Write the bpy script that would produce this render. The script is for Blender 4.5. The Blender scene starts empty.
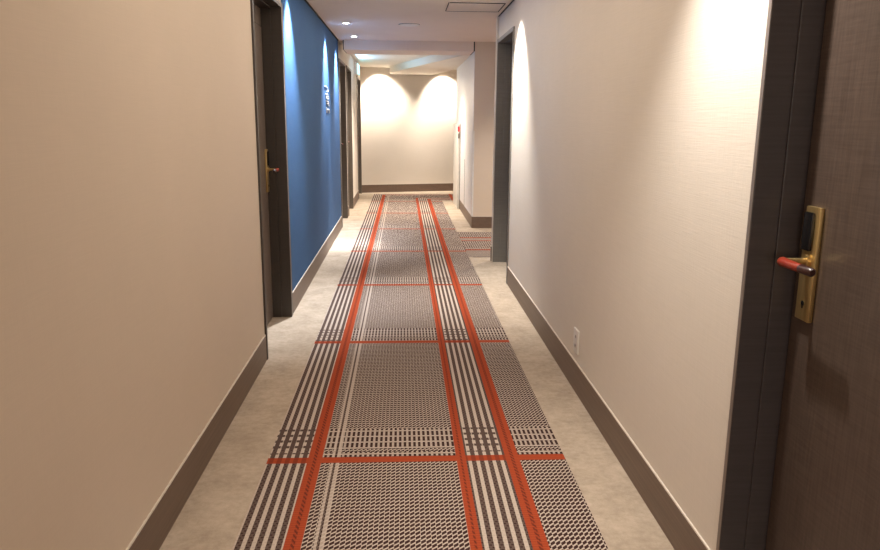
import bpy, bmesh, math
from mathutils import Matrix, Vector
C = bpy.context.scene.collection
PI = math.pi

# ------------------------------------------------------------------ materials
class S:
    """socket wrapper: arithmetic builds math nodes"""
    def __init__(s, nt, v): s.nt, s.v = nt, v
    def m(s, op, *a, clamp=False):
        n = s.nt.nodes.new('ShaderNodeMath'); n.operation = op; n.use_clamp = clamp
        for i, q in enumerate((s,) + a):
            q = q.v if isinstance(q, S) else q
            if isinstance(q, (int, float)): n.inputs[i].default_value = q
            else: s.nt.links.new(q, n.inputs[i])
        return S(s.nt, n.outputs[0])
    def __add__(s, o): return s.m('ADD', o)
    def __sub__(s, o): return s.m('SUBTRACT', o)
    def __mul__(s, o): return s.m('MULTIPLY', o)
    def __truediv__(s, o): return s.m('DIVIDE', o)
    def fl(s): return s.m('FLOOR')
    def mod(s, o): return s.m('FLOORED_MODULO', o)
    def lt(s, o): return s.m('LESS_THAN', o)
    def gt(s, o): return s.m('GREATER_THAN', o)
    def between(s, a, b): return s.gt(a) * s.lt(b)
    def either(s, o): return s.m('MAXIMUM', o)
    def inv(s): return S(s.nt, 1.0).m('SUBTRACT', s)
    def pick(s, a, b):            # s ? a : b
        return s * a + s.inv() * b if isinstance(a, S) else s * a + s.inv() * b

def newmat(name):
    m = bpy.data.materials.new(name); m.use_nodes = True
    nt = m.node_tree; b = nt.nodes['Principled BSDF']
    return m, nt, b
def tc(nt, out='Object'):
    return nt.nodes.new('ShaderNodeTexCoord').outputs[out]
def mapping(nt, src, scale):
    n = nt.nodes.new('ShaderNodeMapping'); n.inputs['Scale'].default_value = scale
    nt.links.new(src, n.inputs['Vector']); return n.outputs[0]
def noise(nt, src, scale, detail=4, rough=.55):
    n = nt.nodes.new('ShaderNodeTexNoise'); n.inputs['Scale'].default_value = scale
    n.inputs['Detail'].default_value = detail; n.inputs['Roughness'].default_value = rough
    nt.links.new(src, n.inputs['Vector']); return n.outputs['Fac']
def ramp(nt, fac, a, b, p0=.3, p1=.7):
    r = nt.nodes.new('ShaderNodeValToRGB')
    r.color_ramp.elements[0].position = p0; r.color_ramp.elements[0].color = (*a, 1)
    r.color_ramp.elements[1].position = p1; r.color_ramp.elements[1].color = (*b, 1)
    nt.links.new(fac, r.inputs[0]); return r.outputs[0]
def mix(nt, f, a, b):
    n = nt.nodes.new('ShaderNodeMix'); n.data_type = 'RGBA'
    for q, i in ((f, 0), (a, 6), (b, 7)):
        q = q.v if isinstance(q, S) else q
        if isinstance(q, tuple): n.inputs[i].default_value = (*q, 1)
        elif isinstance(q, (int, float)): n.inputs[i].default_value = q
        else: nt.links.new(q, n.inputs[i])
    return n.outputs[2]
def bump(nt, b, h, strength=.2, dist=.002):
    n = nt.nodes.new('ShaderNodeBump'); n.inputs['Strength'].default_value = strength
    n.inputs['Distance'].default_value = dist
    h = h.v if isinstance(h, S) else h
    nt.links.new(h, n.inputs['Height']); nt.links.new(n.outputs[0], b.inputs['Normal'])

def simple(name, col, rough=.5, metal=0., var=.06, scale=(8, 8, 8), spec=.5):
    m, nt, b = newmat(name)
    v = mapping(nt, tc(nt), scale); f = noise(nt, v, 3)
    lo = tuple(c * (1 - var) for c in col); hi = tuple(min(1, c * (1 + var)) for c in col)
    nt.links.new(ramp(nt, f, lo, hi), b.inputs['Base Color'])
    b.inputs['Roughness'].default_value = rough; b.inputs['Metallic'].default_value = metal
    b.inputs['Specular IOR Level'].default_value = spec
    return m
def wallpaper(name, a, b_, strength=.35, spec=.2):
    m, nt, b = newmat(name)
    o = tc(nt)
    f1 = noise(nt, mapping(nt, o, (3, 3, 160)), 2.2, 3)         # horizontal slubs
    f2 = noise(nt, mapping(nt, o, (110, 110, 5)), 2.0, 3)       # vertical slubs
    f3 = noise(nt, mapping(nt, o, (1, 1, 1)), 1.3, 3)
    h = S(nt, f1) * .6 + S(nt, f2) * .4
    nt.links.new(ramp(nt, (h * .6 + S(nt, f3) * .4).v, a, b_, .35, .65), b.inputs['Base Color'])
    b.inputs['Roughness'].default_value = .8; b.inputs['Specular IOR Level'].default_value = spec
    bump(nt, b, h, strength, .0025)
    return m
def wood(name, a, b_, scale, rough=.45, strength=.15):
    m, nt, b = newmat(name)
    f = noise(nt, mapping(nt, tc(nt), scale), 1.5, 6, .65)
    nt.links.new(ramp(nt, f, a, b_, .3, .7), b.inputs['Base Color'])
    b.inputs['Roughness'].default_value = rough
    bump(nt, b, f, strength, .001)
    return m
def leafmat(name, a, b_):
    m, nt, b = newmat(name)
    o = tc(nt)
    f1 = noise(nt, mapping(nt, o, (4, 4, 90)), 2.0, 4)
    f2 = noise(nt, mapping(nt, o, (60, 60, 3)), 2.0, 4)
    h = S(nt, f1) * .45 + S(nt, f2) * .55
    nt.links.new(ramp(nt, h.v, a, b_, .36, .64), b.inputs['Base Color'])
    b.inputs['Roughness'].default_value = .40; b.inputs['Specular IOR Level'].default_value = .5
    bump(nt, b, h, .15, .001)
    return m
def emit(name, col, strength):
    m, nt, b = newmat(name)
    b.inputs['Base Color'].default_value = (*col, 1)
    b.inputs['Emission Color'].default_value = (*col, 1)
    b.inputs['Emission Strength'].default_value = strength
    return m

M = {}
M['cream'] = wallpaper('cream_wallpaper', (.69, .635, .56), (.76, .70, .625), .3)
M['tan'] = wallpaper('tan_wallpaper', (.68, .585, .48), (.73, .625, .515), .12)
M['blue'] = wallpaper('blue_wallpaper', (.036, .105, .245), (.050, .135, .30), .3)
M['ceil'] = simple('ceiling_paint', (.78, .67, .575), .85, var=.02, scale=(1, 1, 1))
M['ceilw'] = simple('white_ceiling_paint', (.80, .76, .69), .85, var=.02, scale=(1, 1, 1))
M['base'] = wood('taupe_baseboard_wood', (.125, .082, .060), (.18, .122, .09), (14, 1.2, 70))
M['bead'] = simple('pale_sealant', (.72, .66, .58), .6)
M['frame'] = simple('charcoal_door_frame', (.056, .049, .053), .38, .0, .12, (2, 2, 40))
M['framebr'] = simple('bronze_door_frame', (.044, .034, .027), .4, .0, .12, (2, 2, 40))
M['framelit'] = simple('lit_bronze_door_frame', (.125, .105, .085), .4, .0, .1, (2, 2, 40))  # bronze frame colour lightened to carry the fill light on the far doors
M['framegr'] = simple('warm_grey_door_frame', (.17, .16, .145), .5, .0, .1, (2, 2, 40))
M['edge'] = simple('bronze_edge_trim', (.20, .165, .145), .4, .2)
M['leaf'] = leafmat('dark_walnut_laminate', (.052, .035, .027), (.088, .062, .049))
M['leaflit'] = leafmat('lit_walnut_laminate', (.12, .09, .07), (.17, .132, .105))  # walnut lightened in colour for bounce and reflection off the right wall
M['gap'] = simple('painted_gap_shade', (.004, .004, .004), .9)  # near black colour standing in for the shade inside narrow gaps
M['gold'] = simple('brushed_gold', (.60, .44, .20), .33, .9, .1, (30, 30, 4))
M['black'] = simple('gloss_black', (.006, .006, .007), .2)
M['redwood'] = wood('red_varnished_wood', (.20, .020, .010), (.27, .034, .014), (10, 10, 10), .3, .05)
M['darkwood'] = wood('dark_red_wood', (.02, .006, .005), (.04, .01, .008), (10, 10, 10), .3, .05)
M['white'] = simple('white_plastic', (.72, .70, .67), .4)
M['offw'] = simple('offwhite_metal', (.68, .65, .58), .45)
M['socket'] = simple('socket_shadow', (.10, .09, .08), .6)
M['red'] = emit('red_alarm_lens', (.85, .02, .03), .8)
M['lens'] = emit('downlight_lens', (1, .93, .82), 22)
M['silver'] = simple('brushed_steel_letters', (.85, .83, .78), .4, 0)
M['exit'] = emit('exit_sign_panel', (.25, .85, .95), 3.0)
M['seam'] = simple('seam_shadow', (.03, .026, .022), .8)
M['guard'] = simple('clear_corner_guard', (.74, .73, .72), .35)

def floor_mat():
    m, nt, b = newmat('beige_short_pile_carpet')
    o = tc(nt)
    f = noise(nt, o, 5.0, 8, .65); g = noise(nt, o, 420, 2, .6); k = noise(nt, o, 28, 5, .7)
    h = S(nt, f) * .45 + S(nt, k) * .35 + S(nt, g) * .2
    nt.links.new(ramp(nt, h.v, (.37, .30, .228), (.58, .485, .385), .38, .62), b.inputs['Base Color'])
    b.inputs['Roughness'].default_value = .95; b.inputs['Specular IOR Level'].default_value = .1
    bump(nt, b, g, .5, .003)
    return m
M['floor'] = floor_mat()

def runner_mat():
    m, nt, b = newmat('glen_check_woven_carpet')
    uv = nt.nodes.new('ShaderNodeUVMap').outputs[0]
    sp = nt.nodes.new('ShaderNodeSeparateXYZ'); nt.links.new(uv, sp.inputs[0])
    u, v = S(nt, sp.outputs[0]), S(nt, sp.outputs[1])
    TX, TY, PER, V0 = .005, .0078, 1.777, 3.045
    tx = ((u + .61) / TX).fl(); ty = (v / TY).fl()
    r = (v - V0).mod(PER)                                   # distance beyond the last red crossbar
    red_row = (r + .029).mod(PER).lt(.056)
    band = r.between(.028, .075).either(r.between(.11, .335))
    red_c = u.between(-.433, -.370).either(u.between(.235, .278)).either(u.between(.459, .520))
    mid_c = u.between(-.409, -.394).either(u.between(.252, .261)).either(u.between(.482, .497))
    stripe = u.lt(-.433).either(u.between(.278, .459))
    # warp: four dark / four light in the striped columns, two / two elsewhere
    w4 = ((u + .6115) / .0363).mod(1.0).between(.18, .74)
    w2 = tx.mod(4).lt(1.9)
    warp_dark = stripe.pick(w4, w2)
    light_l = u.between(-.3265, -.315).either(u.between(-.305, -.288))
    dark_l = u.between(-.315, -.305)
    warp_dark = (warp_dark * light_l.inv()).either(dark_l)
    weft_dark = band.pick(ty.mod(8).lt(4), ty.mod(4).lt(2))
    twill = (tx + ty).mod(4).lt(2)
    fu = (u / .0195).m('FRACT'); tri = (fu * 2 - 1).m('ABSOLUTE')
    fine = ((v / .0275 - fu * .62).mod(1.0).lt(.66)) * fu.between(.08, 2)
    cu = ((u + .61) / .0225).mod(1.0); cv = ((v - V0) / .0624).mod(1.0)
    check = (cu.lt(.52) * cv.lt(.82)).either(cu.gt(.46) * ty.mod(2).lt(1) * .45)
    scheck = (w4 * .9).either(cv.lt(.40) * (tx.mod(4).lt(3) * .6 + .3))
    plain = band.pick(check, fine)
    stripes = band.pick(scheck, warp_dark * .86 + twill * (ty.mod(2)) * .14)
    dark = stripe.pick(stripes, plain)
    dark = light_l.pick(dark * .25, dark); dark = dark_l.pick(dark * .25 + .75, dark)
    rib = ty.mod(2)
    nz = S(nt, noise(nt, tc(nt), 260, 2))
    neutral = mix(nt, dark.v, (.54, .455, .385), (.050, .023, .020))
    redcol = mix(nt, (rib * .35 + nz * .3).v, (.42, .075, .028), (.24, .042, .02))
    reddk = mix(nt, (twill * .65 + .1).v, redcol, (.08, .02, .015))
    redc = mix(nt, mid_c.v, redcol, reddk)
    redr = mix(nt, (stripe * warp_dark * .45).v, redcol, (.09, .02, .015))
    col = mix(nt, red_row.v, neutral, redr)
    col = mix(nt, red_c.v, col, redc)
    hsv = nt.nodes.new('ShaderNodeHueSaturation'); nt.links.new(col, hsv.inputs['Color'])
    nt.links.new((nz * .5 + .75).v, hsv.inputs['Value'])
    nt.links.new(hsv.outputs[0], b.inputs['Base Color'])
    b.inputs['Roughness'].default_value = .95; b.inputs['Specular IOR Level'].default_value = .08
    bump(nt, b, dark.inv() * .6 + nz * .4, .35, .002)
    return m
M['runner'] = runner_mat()

# ------------------------------------------------------------------ mesh helpers
def bx(bm, x0, x1, y0, y1, z0, z1, mi=0, bev=0.0):
    x0, x1 = min(x0, x1), max(x0, x1); y0, y1 = min(y0, y1), max(y0, y1)
    vs = [bm.verts.new(p) for p in ((x0,y0,z0),(x1,y0,z0),(x1,y1,z0),(x0,y1,z0),(x0,y0,z1),(x1,y0,z1),(x1,y1,z1),(x0,y1,z1))]
    fs = [bm.faces.new([vs[i] for i in q]) for q in ((3,2,1,0),(4,5,6,7),(0,1,5,4),(1,2,6,5),(2,3,7,6),(3,0,4,7))]
    for f in fs: f.material_index = mi
    if bev:
        es = {e for f in fs for e in f.edges}
        bmesh.ops.bevel(bm, geom=list(es), offset=bev, segments=2, affect='EDGES', profile=.6)
def prism(bm, pts, z0, z1):
    """pts: xy loop, counter clockwise"""
    lo = [bm.verts.new((x, y, z0)) for x, y in pts]; hi = [bm.verts.new((x, y, z1)) for x, y in pts]
    bm.faces.new(lo[::-1]); bm.faces.new(hi); n = len(pts)
    for i in range(n): bm.faces.new((lo[i], lo[(i+1) % n], hi[(i+1) % n], hi[i]))
def tube(bm, pts, rad, seg=16):
    """swept round bar with capped ends; rad number or list"""
    pts = [Vector(p) for p in pts]; n = len(pts)
    rads = rad if isinstance(rad, (list, tuple)) else [rad] * n
    rings = []; prev = None
    for i, p in enumerate(pts):
        d = (pts[min(i+1, n-1)] - pts[max(i-1, 0)]).normalized()
        if prev is None:
            a = d.orthogonal().normalized()
        else:
            a = (prev - d * prev.dot(d)).normalized()
        prev = a; c = d.cross(a)
        rings.append([bm.verts.new(p + (a * math.cos(t) + c * math.sin(t)) * rads[i]) for t in [2*PI*k/seg for k in range(seg)]])
    for A, B in zip(rings, rings[1:]):
        for k in range(seg): bm.faces.new((A[k], A[(k+1) % seg], B[(k+1) % seg], B[k]))
    bm.faces.new(rings[0][::-1]); bm.faces.new(rings[-1])
def lathe(bm, c, prof, seg=32):
    """profile (r,z) revolved about vertical axis through c"""
    rings = []
    for r, z in prof:
        if r < 1e-5: rings.append([bm.verts.new((c[0], c[1], c[2]+z))])
        else: rings.append([bm.verts.new((c[0]+r*math.cos(2*PI*k/seg), c[1]+r*math.sin(2*PI*k/seg), c[2]+z)) for k in range(seg)])
    for A, B in zip(rings, rings[1:]):
        for k in range(seg):
            a0, a1 = A[k % len(A)], A[(k+1) % len(A)]; b0, b1 = B[k % len(B)], B[(k+1) % len(B)]
            q = []
            for v in (a0, a1, b1, b0):
                if v not in q: q.append(v)
            if len(q) > 2: bm.faces.new(q)
def obj(name, bm, mats, parent=None, smooth=False):
    bmesh.ops.recalc_face_normals(bm, faces=bm.faces[:])
    me = bpy.data.meshes.new(name); bm.to_mesh(me); bm.free()
    if not isinstance(mats, (list, tuple)): mats = [mats]
    for m in mats: me.materials.append(m)
    if smooth:
        for p in me.polygons: p.use_smooth = True
        me.set_sharp_from_angle(angle=math.radians(40))
    o = bpy.data.objects.new(name, me); C.objects.link(o)
    if parent: o.parent = parent; o.matrix_parent_inverse = Matrix.Translation(-parent_loc(parent))
    return o
def parent_loc(p):
    # children carry world coordinates, so only a root Empty is offset
    return Vector((0, 0, 0)) if p.parent else Vector(p.location)
def boxes(name, bl, mat, parent=None, bev=0):
    bm = bmesh.new()
    for b in bl: bx(bm, *b, bev=bev)
    return obj(name, bm, mat, parent)
def tag(o, label=None, cat=None, group=None, kind=None):
    for k, v in (('label', label), ('category', cat), ('group', group), ('kind', kind)):
        if v: o[k] = v
    return o
def struct(name, bl, mat, label=None, cat=None):
    return tag(boxes(name, bl, mat), label, cat, kind='structure')
def thing(name, label, cat, loc, group=None, kind=None):
    o = bpy.data.objects.new(name, None); C.objects.link(o); o.location = loc
    o.empty_display_size = .1
    return tag(o, label, cat, group, kind)

# ------------------------------------------------------------------ the setting
XL, XR, CZ = -.878, .975, 2.545        # wall faces; baseboards stand 8 mm proud
BH = .162
T = .24                                # wall thickness
LX = (XL - T, XL); RX = (XR, XR + T)
def endy(x): return 15.6 + .27 * x

bm = bmesh.new(); prism(bm, [(-1.4, -3), (3.2, -3), (3.2, 16.8), (-1.4, 16.8)], -.1, 0)
tag(obj('floor', bm, M['floor']), 'beige short pile carpet floor bordering the patterned runner', 'floor', kind='structure')
struct('ceiling', [(-1.4, 3.2, -3, 10.6, CZ, CZ + .1)], M['ceil'], 'flat taupe painted ceiling over the near corridor', 'ceiling')
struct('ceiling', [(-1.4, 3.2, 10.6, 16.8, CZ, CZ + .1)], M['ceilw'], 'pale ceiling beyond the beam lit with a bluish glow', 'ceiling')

HD = 2.31                              # top of door frames
struct('wall_left', [(*LX, -3, 4.465, 0, CZ)], M['tan'], 'long tan wallpapered wall nearest on the left', 'wall')
struct('wall_left', [(*LX, 4.465, 5.565, HD, CZ)], M['tan'], 'tan wall strip above the nearest left door', 'wall')
struct('wall_left', [(*LX, 5.565, 10.27, 0, CZ)], M['blue'], 'blue wallpapered accent wall between two left doors', 'wall')
struct('wall_left', [(*LX, 10.27, 11.37, HD, CZ), (*LX, 11.37, 11.58, 0, CZ), (*LX, 11.58, 12.62, HD, CZ)], M['cream'],
       'cream wall around the pair of doors past the blue wall', 'wall')
struct('wall_left', [(*LX, 12.62, 14.18, 0, CZ), (*LX, 14.18, 15.24, HD, CZ), (*LX, 15.24, endy(XL) + .3, 0, CZ)], M['cream'],
       'cream wall at the far left end of the corridor', 'wall')
struct('wall_right', [(*RX, 1.98, 6.65, 0, CZ)], M['cream'], 'long cream linen textured wall on the right', 'wall')
struct('wall_right', [(*RX, .86, 1.98, HD, CZ), (*RX, -3, .86, 0, CZ)], M['cream'], 'cream wall over and before the near right door', 'wall')
struct('wall_right', [(*RX, 6.65, 7.75, HD, CZ), (.955, XR + T, 7.755, 7.81, 0, CZ)], M['cream'], 'grey cream wall above the far right door', 'wall')
struct('wall_alcove', [(XR + T, 3.1, 7.57, 7.81, 0, CZ), (3.1, 3.2, 7.57, 10.27, 0, CZ)], M['cream'], 'side walls of the alcove behind the far right door', 'wall')
struct('wall_right', [(.973, 3.2, 10.27, 13.62, 0, CZ)], M['tan'], 'tan and pale projecting wall block beyond the alcove', 'wall')
# end wall, slightly skewed
bm = bmesh.new(); prism(bm, [(XL, endy(XL)), (3.2, endy(3.2)), (3.2, endy(3.2) + .25), (XL, endy(XL) + .25)], 0, CZ)
tag(obj('wall_end', bm, M['cream']), 'cream end wall washed by two bright pools of light', 'wall', kind='structure')
struct('wall_back', [(XL, XR, -3.0, -2.9, 0, CZ)], M['tan'], 'tan wall behind the viewpoint', 'wall')
struct('wall_alcove', [(3.1, 3.2, 13.62, 16.4, 0, CZ)], M['cream'], 'far closing wall of the side corridor', 'wall')

def baseboard(name, x, y0, y1, side, label, ends=()):
    s = 1 if side == 'L' else -1
    xi = x; xo = x + s * .008
    bl = [(xi, xo, y0, y1, 0, BH)]
    o = boxes(name, bl, M['base'], bev=.0012); tag(o, label, 'baseboard', kind='structure')
    boxes('sealant_line', [(xi, xi + s * .006, y0, y1, BH, BH + .006)], M['bead'], o)
    return o
baseboard('baseboard_left', XL, -2.9, 4.465, 'L', 'taupe baseboard under the near tan left wall')
baseboard('baseboard_left', XL, 5.572, 10.27, 'L', 'taupe baseboard under the blue wall')
baseboard('baseboard_left', XL, 11.375, 11.575, 'L', 'short taupe baseboard between the paired left doors')
baseboard('baseboard_left', XL, 12.625, 14.17, 'L', 'taupe baseboard under the far left cream wall')
baseboard('baseboard_right', XR, 1.985, 6.645, 'R', 'taupe baseboard under the long right wall')
baseboard('baseboard_right', .955, 7.755, 7.81, 'R', 'small taupe baseboard stub after the far right door')
baseboard('baseboard_right', .973, 10.262, 12.54, 'R', 'taupe baseboard on the corridor side of the projecting block')
o = boxes('baseboard_alcove', [(.973, 3.1, 10.262, 10.27, 0, BH)], M['base']); tag(o, 'taupe baseboard facing the viewer on the projecting block', 'baseboard', kind='structure')
boxes('sealant_line', [(.973, 3.1, 10.264, 10.27, BH, BH + .006)], M['bead'], o)
bm = bmesh.new(); prism(bm, [(XL, endy(XL) - .009), (3.1, endy(3.1) - .009), (3.1, endy(3.1)), (XL, endy(XL))], 0, BH)
o = tag(obj('baseboard_end', bm, M['base']), 'taupe baseboard across the end wall', 'baseboard', kind='structure')
bm = bmesh.new(); prism(bm, [(XL, endy(XL) - .007), (3.1, endy(3.1) - .007), (3.1, endy(3.1)), (XL, endy(XL))], BH, BH + .006)
obj('sealant_line', bm, M['bead'], o)

# dark strips painted as the shade in the gaps at the ceiling
struct('trim_1', [(XL, XL + .010, 5.57, 10.27, CZ - .012, CZ)], M['gap'], 'dark shadow line along the top of the blue wall', 'trim')
struct('trim_2', [(XR - .008, XR, 2.0, 7.80, CZ - .010, CZ)], M['seam'], 'dark shadow line along the top of the right wall', 'trim')
struct('trim_3', [(XL, XL + .006, 10.27, 10.285, HD, CZ)], M['bead'], 'pale vertical edge bead where the blue wall ends', 'trim')

# beam and dropped soffit
struct('trim_4', [(-.80, .955, 10.27, 10.93, 2.42, CZ)], M['ceil'], 'shallow ceiling beam crossing the corridor', 'beam')
struct('trim_5', [(-.812, -.80, 10.275, 10.93, 2.425, CZ)], M['gap'], 'black strip painted as the shade in the gap at the left end of the beam', 'gap')
struct('trim_6', [(.955, .970, 10.275, 10.93, 2.425, CZ)], M['gap'], 'black strip painted as the shade in the gap at the right end of the beam', 'gap')
bm = bmesh.new()
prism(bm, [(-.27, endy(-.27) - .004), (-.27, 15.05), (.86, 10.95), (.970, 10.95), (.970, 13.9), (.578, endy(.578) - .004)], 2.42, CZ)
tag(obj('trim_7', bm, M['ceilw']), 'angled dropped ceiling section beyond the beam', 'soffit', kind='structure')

# pale panel on the corridor face of the projecting block, corner guard, seam
struct('trim_8', [(.967, .973, 10.275, 13.62, BH + .006, 2.42)], M['guard'], 'pale grey facing on the corridor side of the projecting block', 'wall panel')
bm = bmesh.new()
bx(bm, .965, .985, 10.262, 10.2695, BH + .008, 1.36); bx(bm, .9625, .9665, 10.262, 10.30, BH + .008, 1.36)
g = obj('corner_guard', bm, M['guard']); tag(g, 'slim white corner guard on the edge of the projecting wall block', 'corner guard')
struct('trim_9', [(.9655, .967, 11.60, 11.64, BH + .006, .90)], M['seam'], 'short dark vertical seam low on the pale facing', 'seam')

# ------------------------------------------------------------------ doors
def lever_set(leaf, side, xf, yc, dy):
    """lock plate on leaf face xf; side +1 protrudes to +x; grip runs towards -y"""
    s = side
    pz0, pz1 = .972, 1.283
    bm = bmesh.new(); bx(bm, xf, xf + s * .013, yc - .034, yc + .034, pz0, pz1, bev=.003)
    plate = obj('lock_plate', bm, M['gold'], leaf, True); plate['label'] = 'brushed gold lock plate'
    bm = bmesh.new(); bx(bm, xf + s * .013, xf + s * .020, yc - .014, yc + .030, 1.165, 1.268, bev=.006)
    obj('card_reader', bm, M['black'], plate, True)
    zc = 1.137; h = .082
    bm = bmesh.new()
    tube(bm, [(xf + s * .012, yc, zc), (xf + s * .022, yc, zc)], .017, 24)
    tube(bm, [(xf + s * .018, yc, zc), (xf + s * (h - .012), yc, zc), (xf + s * (h - .003), yc - .004, zc), (xf + s * h, yc - .014, zc)], .0085)
    obj('lever', bm, M['gold'], plate, True)
    bm = bmesh.new()
    a = yc + .012
    ys = [0, .004, .012, .04, .08, .105, .112]
    rr = [.005, .011, .0135, .0125, .0115, .011, .006]
    tube(bm, [(xf + s * h, a - y, zc - .002) for y in ys], rr, 20)
    obj('lever_grip', bm, M['redwood'], plate, True)['label'] = 'red varnished wooden lever grip'
    bm = bmesh.new(); tube(bm, [(xf + s * h, a - .105 - y, zc - .002) for y in (0, .004, .05, .056)], [.0115, .012, .0115, .007], 20)
    obj('grip_cap', bm, M['darkwood'], plate, True)
    bm = bmesh.new(); tube(bm, [(xf + s * .011, yc, 1.02), (xf + s * .0145, yc, 1.02)], .007, 16); bx(bm, xf + s * .012, xf + s * .0145, yc - .0025, yc + .0025, 1.006, 1.018)
    obj('keyhole', bm, M['black'], plate)

def door(n, side, y0, y1, label, mat, lever=True, cw=.066, step=True, wide=.13):
    """opening y0..y1, side 'L' or 'R'"""
    s = 1 if side == 'L' else -1
    XW = XL if side == 'L' else XR
    face = XW + s * .012; back = XW - s * wide; mid = XW - s * .065
    d = thing('door_%d' % n, label, 'door', (XW, (y0 + y1) / 2, 0), kind='structure')
    bm = bmesh.new()
    # far jamb facing the viewer, near jamb, header: each with a rebate step
    bx(bm, face, mid, y1, y1 + cw, 0, HD, bev=.0015)
    bx(bm, mid, back - s * .05, y1 - .006, y1 + cw, 0, HD - .0, bev=.0015)
    nw = .03 if n == 1 else cw
    bx(bm, face, mid, y0 - nw, y0, 0, HD, bev=.0015)
    bx(bm, mid, back - s * .05, y0 - nw, y0 + .006, 0, HD, bev=.0015)
    bx(bm, face, mid, y0, y1, HD - .035, HD, bev=.0015)
    bx(bm, mid, back - s * .05, y0, y1, HD - .041, HD, bev=.0015)
    obj('door_frame', bm, mat, d)
    bm = bmesh.new()
    for a, b in ((y1 + .001, y1 + min(cw, .02)),):
        bx(bm, face, face + s * .0015, a, b, 0, HD)
    bx(bm, face, face + s * .0015, y0, y1 + min(cw, .02), HD - .018, HD)  # lighter colour holds the highlight along the casing edge and header
    obj('frame_edge', bm, M['edge'], d)['label'] = 'bronze edge strip of the frame, lightened in colour as if lit'
    # black sheet painted as the shade of the gap, then the leaf
    bm = bmesh.new(); bx(bm, back - s * .048, back - s * .044, y0, y1, 0.0, HD - .03)
    obj('gap_shade_sheet', bm, M['gap'], d)
    bm = bmesh.new(); bx(bm, back, back - s * .040, y0 + .010, y1 - .014, .008, 2.14, bev=.0015)
    lm_ = M['leaflit'] if side == 'L' else M['leaf']
    leaf = obj('door_leaf', bm, lm_, d)
    bm = bmesh.new(); bx(bm, back - s * .004, back - s * .04, y0 + .006, y1 - .006, 2.146, HD - .045, bev=.0015)
    obj('transom_panel', bm, lm_, d)
    if lever: lever_set(leaf, s, back, y1 - (.055 if side == 'L' else .085), 0)
    return d
door(1, 'L', 4.497, 5.50, 'dark brown hotel room door with gold handle, nearest on the left', M['framebr'])
door(2, 'L', 10.34, 11.305, 'dark door just past the end of the blue wall on the left', M['framelit'], cw=.064)
door(3, 'L', 11.645, 12.555, 'second dark door past the blue wall on the left', M['framelit'], cw=.064)
door(4, 'L', 14.245, 15.175, 'last dark door on the left beside the end wall', M['framelit'], cw=.064)
door(5, 'R', .93, 1.962, 'dark walnut hotel room door with red lever, close at the right edge', M['frame'], cw=.018, wide=.125)
door(6, 'R', 6.67, 7.72, 'dark grey framed door recessed in the right wall by the alcove', M['framegr'], lever=False, cw=.03)

# ------------------------------------------------------------------ carpet runner
def runner():
    bm = bmesh.new(); uvl = bm.loops.layers.uv.new('UVMap')
    z = .004
    def face(pts, f):
        vs = [bm.verts.new((x, y, z)) for x, y in pts]; fc = bm.faces.new(vs)
        for l in fc.loops: l[uvl].uv = f(l.vert.co.x, l.vert.co.y)
        lo = [bm.verts.new((x, y, 0.0005)) for x, y in pts]
        for i in range(len(pts)):
            j = (i + 1) % len(pts); q = bm.faces.new((lo[i], lo[j], vs[j], vs[i]))
            for l in q.loops: l[uvl].uv = f(l.vert.co.x, l.vert.co.y)
    face([(-.612, -2.8), (.729, -2.8), (.729, 13.905), (-.612, 15.10)], lambda x, y: (x, y))
    face([(-.612, 15.10), (.729, 13.905), (3.0, 13.905), (3.0, 15.60), (1.0, 15.15)], lambda x, y: (-.612 + (15.10 - y) * 1.12, x + 9.2))
    face([(.729, 8.0), (3.0, 8.05), (3.0, 9.87), (.729, 9.87)], lambda x, y: (min(y - 8.86, .99), x + 3.1))
    o = obj('carpet_runner', bm, M['runner'])
    return tag(o, 'long glen check carpet runner with red lines down the corridor floor', 'carpet')
runner()

# ------------------------------------------------------------------ fixtures
def downlight(x, y, label):
    t = thing('recessed_downlight', label, 'light', (x, y, CZ), group='recessed ceiling downlights')
    bm = bmesh.new(); lathe(bm, (x, y, CZ), [(.034, 0), (.052, 0), (.052, -.003), (.048, -.005), (.038, -.005), (.034, 0)])
    obj('trim_ring', bm, M['white'], t, True)
    bm = bmesh.new(); lathe(bm, (x, y, CZ), [(0, -.006), (.022, -.0055), (.036, -.003), (.036, -.0005), (0, -.0005)])
    obj('lens', bm, M['lens'], t, True)
downlight(-.633, 8.50, 'nearer of the two glowing round downlights above the blue wall')
downlight(-.633, 9.80, 'farther glowing round downlight above the blue wall, close to the beam')

t = thing('smoke_detector', 'round flush white cover plate in the middle of the ceiling', 'ceiling plate', (.066, 8.55, CZ))
bm = bmesh.new(); lathe(bm, (.066, 8.55, CZ), [(0, -.012), (.085, -.012), (.108, -.009), (.112, -.004), (.112, 0), (0, 0)], 40)
obj('cover_plate', bm, M['ceilw'], t, True)
bm = bmesh.new(); lathe(bm, (.066, 8.55, CZ), [(.112, 0), (.118, 0), (.118, -.002), (.112, -.002)], 40)
obj('rim', bm, M['seam'], t)

t = thing('ceiling_hatch', 'rectangular access hatch outlined in the ceiling near the right wall', 'hatch', (.66, 7.2, CZ))
boxes('panel', [(.420, .920, 6.95, 7.455, CZ - .004, CZ)], M['ceil'], t)
hx0, hx1, hy0, hy1 = .410, .930, 6.94, 7.465
boxes('seam', [(hx0, hx0 + .006, hy0, hy1, CZ - .006, CZ), (hx1 - .006, hx1, hy0, hy1, CZ - .006, CZ),
               (hx0 + .01, hx1 - .01, hy0, hy0 + .008, CZ - .006, CZ), (hx0 + .01, hx1 - .01, hy1 - .008, hy1, CZ - .006, CZ)], M['seam'], t)['label'] = 'thin dark outline of the hatch'

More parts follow.
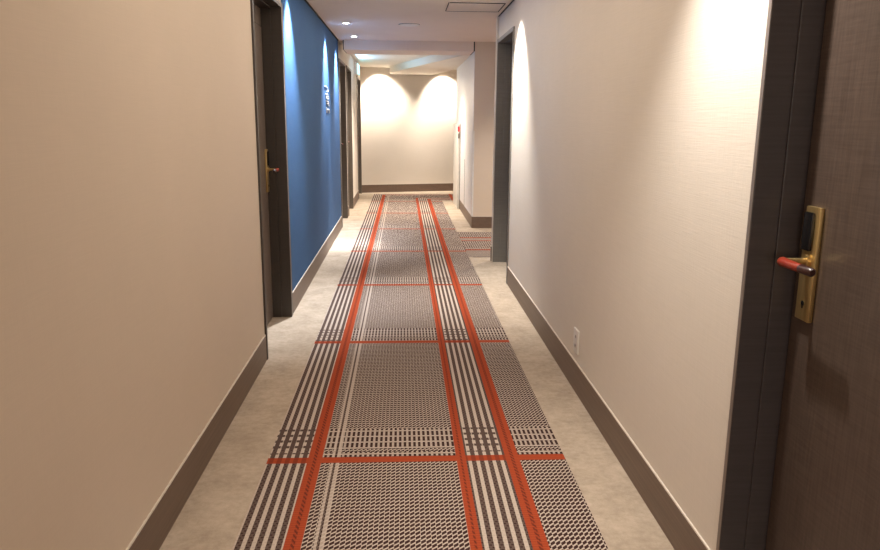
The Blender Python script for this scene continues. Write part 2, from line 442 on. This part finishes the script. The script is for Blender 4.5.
# wall outlet
t = thing('wall_outlet', 'white power outlet low on the long right wall', 'outlet', (XR, 3.895, .22))
bm = bmesh.new(); bx(bm, XR, XR - .010, 3.842, 3.948, .222, .357, bev=.003)
obj('cover_plate', bm, M['white'], t, True)
for zz in (.315, .262):
    bm = bmesh.new()
    for dy in (-.007, .007): bx(bm, XR - .0100, XR - .0112, 3.895 + dy - .0015, 3.895 + dy + .0015, zz - .008, zz + .008)
    obj('socket', bm, M['socket'], t)

# raised characters on the blue wall
t = thing('wall_sign', 'column of four small pale raised characters on the blue wall', 'sign', (XL, 8.6, 1.6))
G = [  # strokes in (along the wall 0..1, height 0..1)
    [[(0, .95), (.5, 1), (.9, .8), (1, .45), (.85, .1), (.55, .05)]],
    [[(.1, .85), (.5, 1), (.9, .8), (1, .05)], [(.95, .5), (.4, .5), (.25, .25), (.55, .05), (1, .2)]],
    [[(.1, .95), (.6, .9), (1, .1)], [(.75, .9), (.95, .65)], [(.3, .5), (.7, .45)]],
    [[(.05, 1), (.1, .05)], [(.1, .6), (.55, .75), (.9, .6), (.95, .05)]]]
for i, g in enumerate(G):
    bm = bmesh.new(); z0 = 1.805 - i * .078; y0 = 8.38 + i * .045
    for st in g: tube(bm, [(XL + .006, y0 + a * .36, z0 + b * .058) for a, b in st], .005, 8)
    obj('character', bm, M['silver'], t, True)

# fire alarm cabinet on the projecting block
t = thing('fire_alarm_cabinet', 'slim cream fire alarm cabinet with red lamp at the far right corner', 'alarm cabinet', (.935, 13.0, 0))
bm = bmesh.new(); bx(bm, .922, .966, 12.56, 13.60, 0, 1.44, bev=.004); obj('body', bm, M['offw'], t)
bm = bmesh.new(); bx(bm, .961, .966, 12.545, 12.558, 0, 1.46); obj('shadow_strip', bm, M['seam'], t)
bm = bmesh.new(); bx(bm, .918, .948, 12.548, 12.56, 1.315, 1.40, bev=.005); obj('alarm_lamp', bm, M['red'], t, True)['label'] = 'glowing red alarm lamp'
bm = bmesh.new()
bx(bm, .925, .951, 12.554, 12.56, 1.20, 1.285, bev=.002)
sp_ = obj('sounder', bm, M['edge'], t)
bm = bmesh.new()
for k in range(5): bx(bm, .929, .947, 12.5525, 12.5545, 1.212 + k * .014, 1.218 + k * .014)
obj('grille', bm, M['socket'], sp_)

# exit sign on the left wall above the last door
t = thing('exit_sign', 'glowing box sign high on the left wall above the last door', 'sign', (XL, 14.2, 2.36))
bm = bmesh.new(); bx(bm, XL, XL + .055, 13.55, 14.15, 2.30, 2.50, bev=.004); obj('housing', bm, M['white'], t)
bm = bmesh.new(); bx(bm, XL + .055, XL + .058, 13.57, 14.13, 2.315, 2.485, bev=.001); obj('panel', bm, M['exit'], t)

# ------------------------------------------------------------------ lights
def spot(x, y, power, size, blend, col=(1, .88, .72), z=CZ - .02, rad=.03, rot=(0, 0, 0)):
    l = bpy.data.lights.new('spot', 'SPOT'); l.energy = power; l.spot_size = math.radians(size); l.spot_blend = blend
    l.color = col; l.shadow_soft_size = rad
    o = bpy.data.objects.new('spot_light', l); o.location = (x, y, z); o.rotation_euler = rot; C.objects.link(o)
def area(x, y, z, sx, sy, power, col, rot=(0, 0, 0)):
    l = bpy.data.lights.new('area', 'AREA'); l.shape = 'RECTANGLE'; l.size = sx; l.size_y = sy; l.energy = power; l.color = col
    o = bpy.data.objects.new('area_light', l); o.location = (x, y, z); o.rotation_euler = rot; C.objects.link(o)
W = (1, .875, .74); N = (1, .94, .86); B = (.88, .93, 1)
R = math.radians
for y in (5.88, 8.60, 9.90): spot(-.70, y, 360, 76, .95, B, rot=(0, R(12), 0))
spot(-.64, 8.80, 330, 26, .8, (1, .96, .92))
spot(.70, 6.30, 300, 80, .9, N, rot=(0, R(-12), 0))
spot(.64, 2.10, 150, 92, .9, N, rot=(0, R(-8), 0))
spot(.0, -.6, 35, 150, 1, W)  # added fill lamp by the viewpoint, brightens the near walls
spot(-.46, 15.08, 260, 92, .75, W, rot=(R(30), 0, 0)); spot(.86, 15.44, 260, 92, .75, W, rot=(R(30), 0, 0))
spot(.0, 12.2, 520, 130, 1, W)
spot(1.9, 9.0, 250, 120, 1, W)
area(-.80, 12.9, 2.44, .08, .9, 8, (.3, .66, 1), (0, math.radians(-90), 0))  # added hidden lamp, boosts the bluish glow of the box sign
area(0, 5.6, CZ - .01, 1.2, 7.4, 50, W)  # added ambient fill under the ceiling, stands for no fixture
area(0, -2.7, 1.5, 1.6, 1.8, 40, W, (math.radians(90), 0, 0))  # added fill from behind the camera, lifts the dark jambs
wd = bpy.data.worlds.new('world'); bpy.context.scene.world = wd; wd.use_nodes = True
wd.node_tree.nodes['Background'].inputs[0].default_value = (.9, .8, .7, 1); wd.node_tree.nodes['Background'].inputs[1].default_value = .3

# ------------------------------------------------------------------ camera
F = 728.0
Yc = Vector((403.5 - 440, 275 - 120, -F)).normalized()
ny = 275 + (F * F + (412 - 440) * (403.5 - 440)) / (275 - 120)
Zc = -Vector((412 - 440, 275 - ny, -F)).normalized()
Xc = Yc.cross(Zc)
cam = bpy.data.cameras.new('camera'); co = bpy.data.objects.new('camera', cam); C.objects.link(co)
cam.sensor_width = 36; cam.lens = F / 880 * 36; cam.clip_start = .02
m3 = Matrix((Xc, Yc, Zc))
co.matrix_world = Matrix.Translation((0, 0, 1.5)) @ m3.to_4x4()
sc = bpy.context.scene; sc.camera = co
sc.view_settings.view_transform = 'Standard'; sc.view_settings.look = 'None'; sc.view_settings.exposure = 0
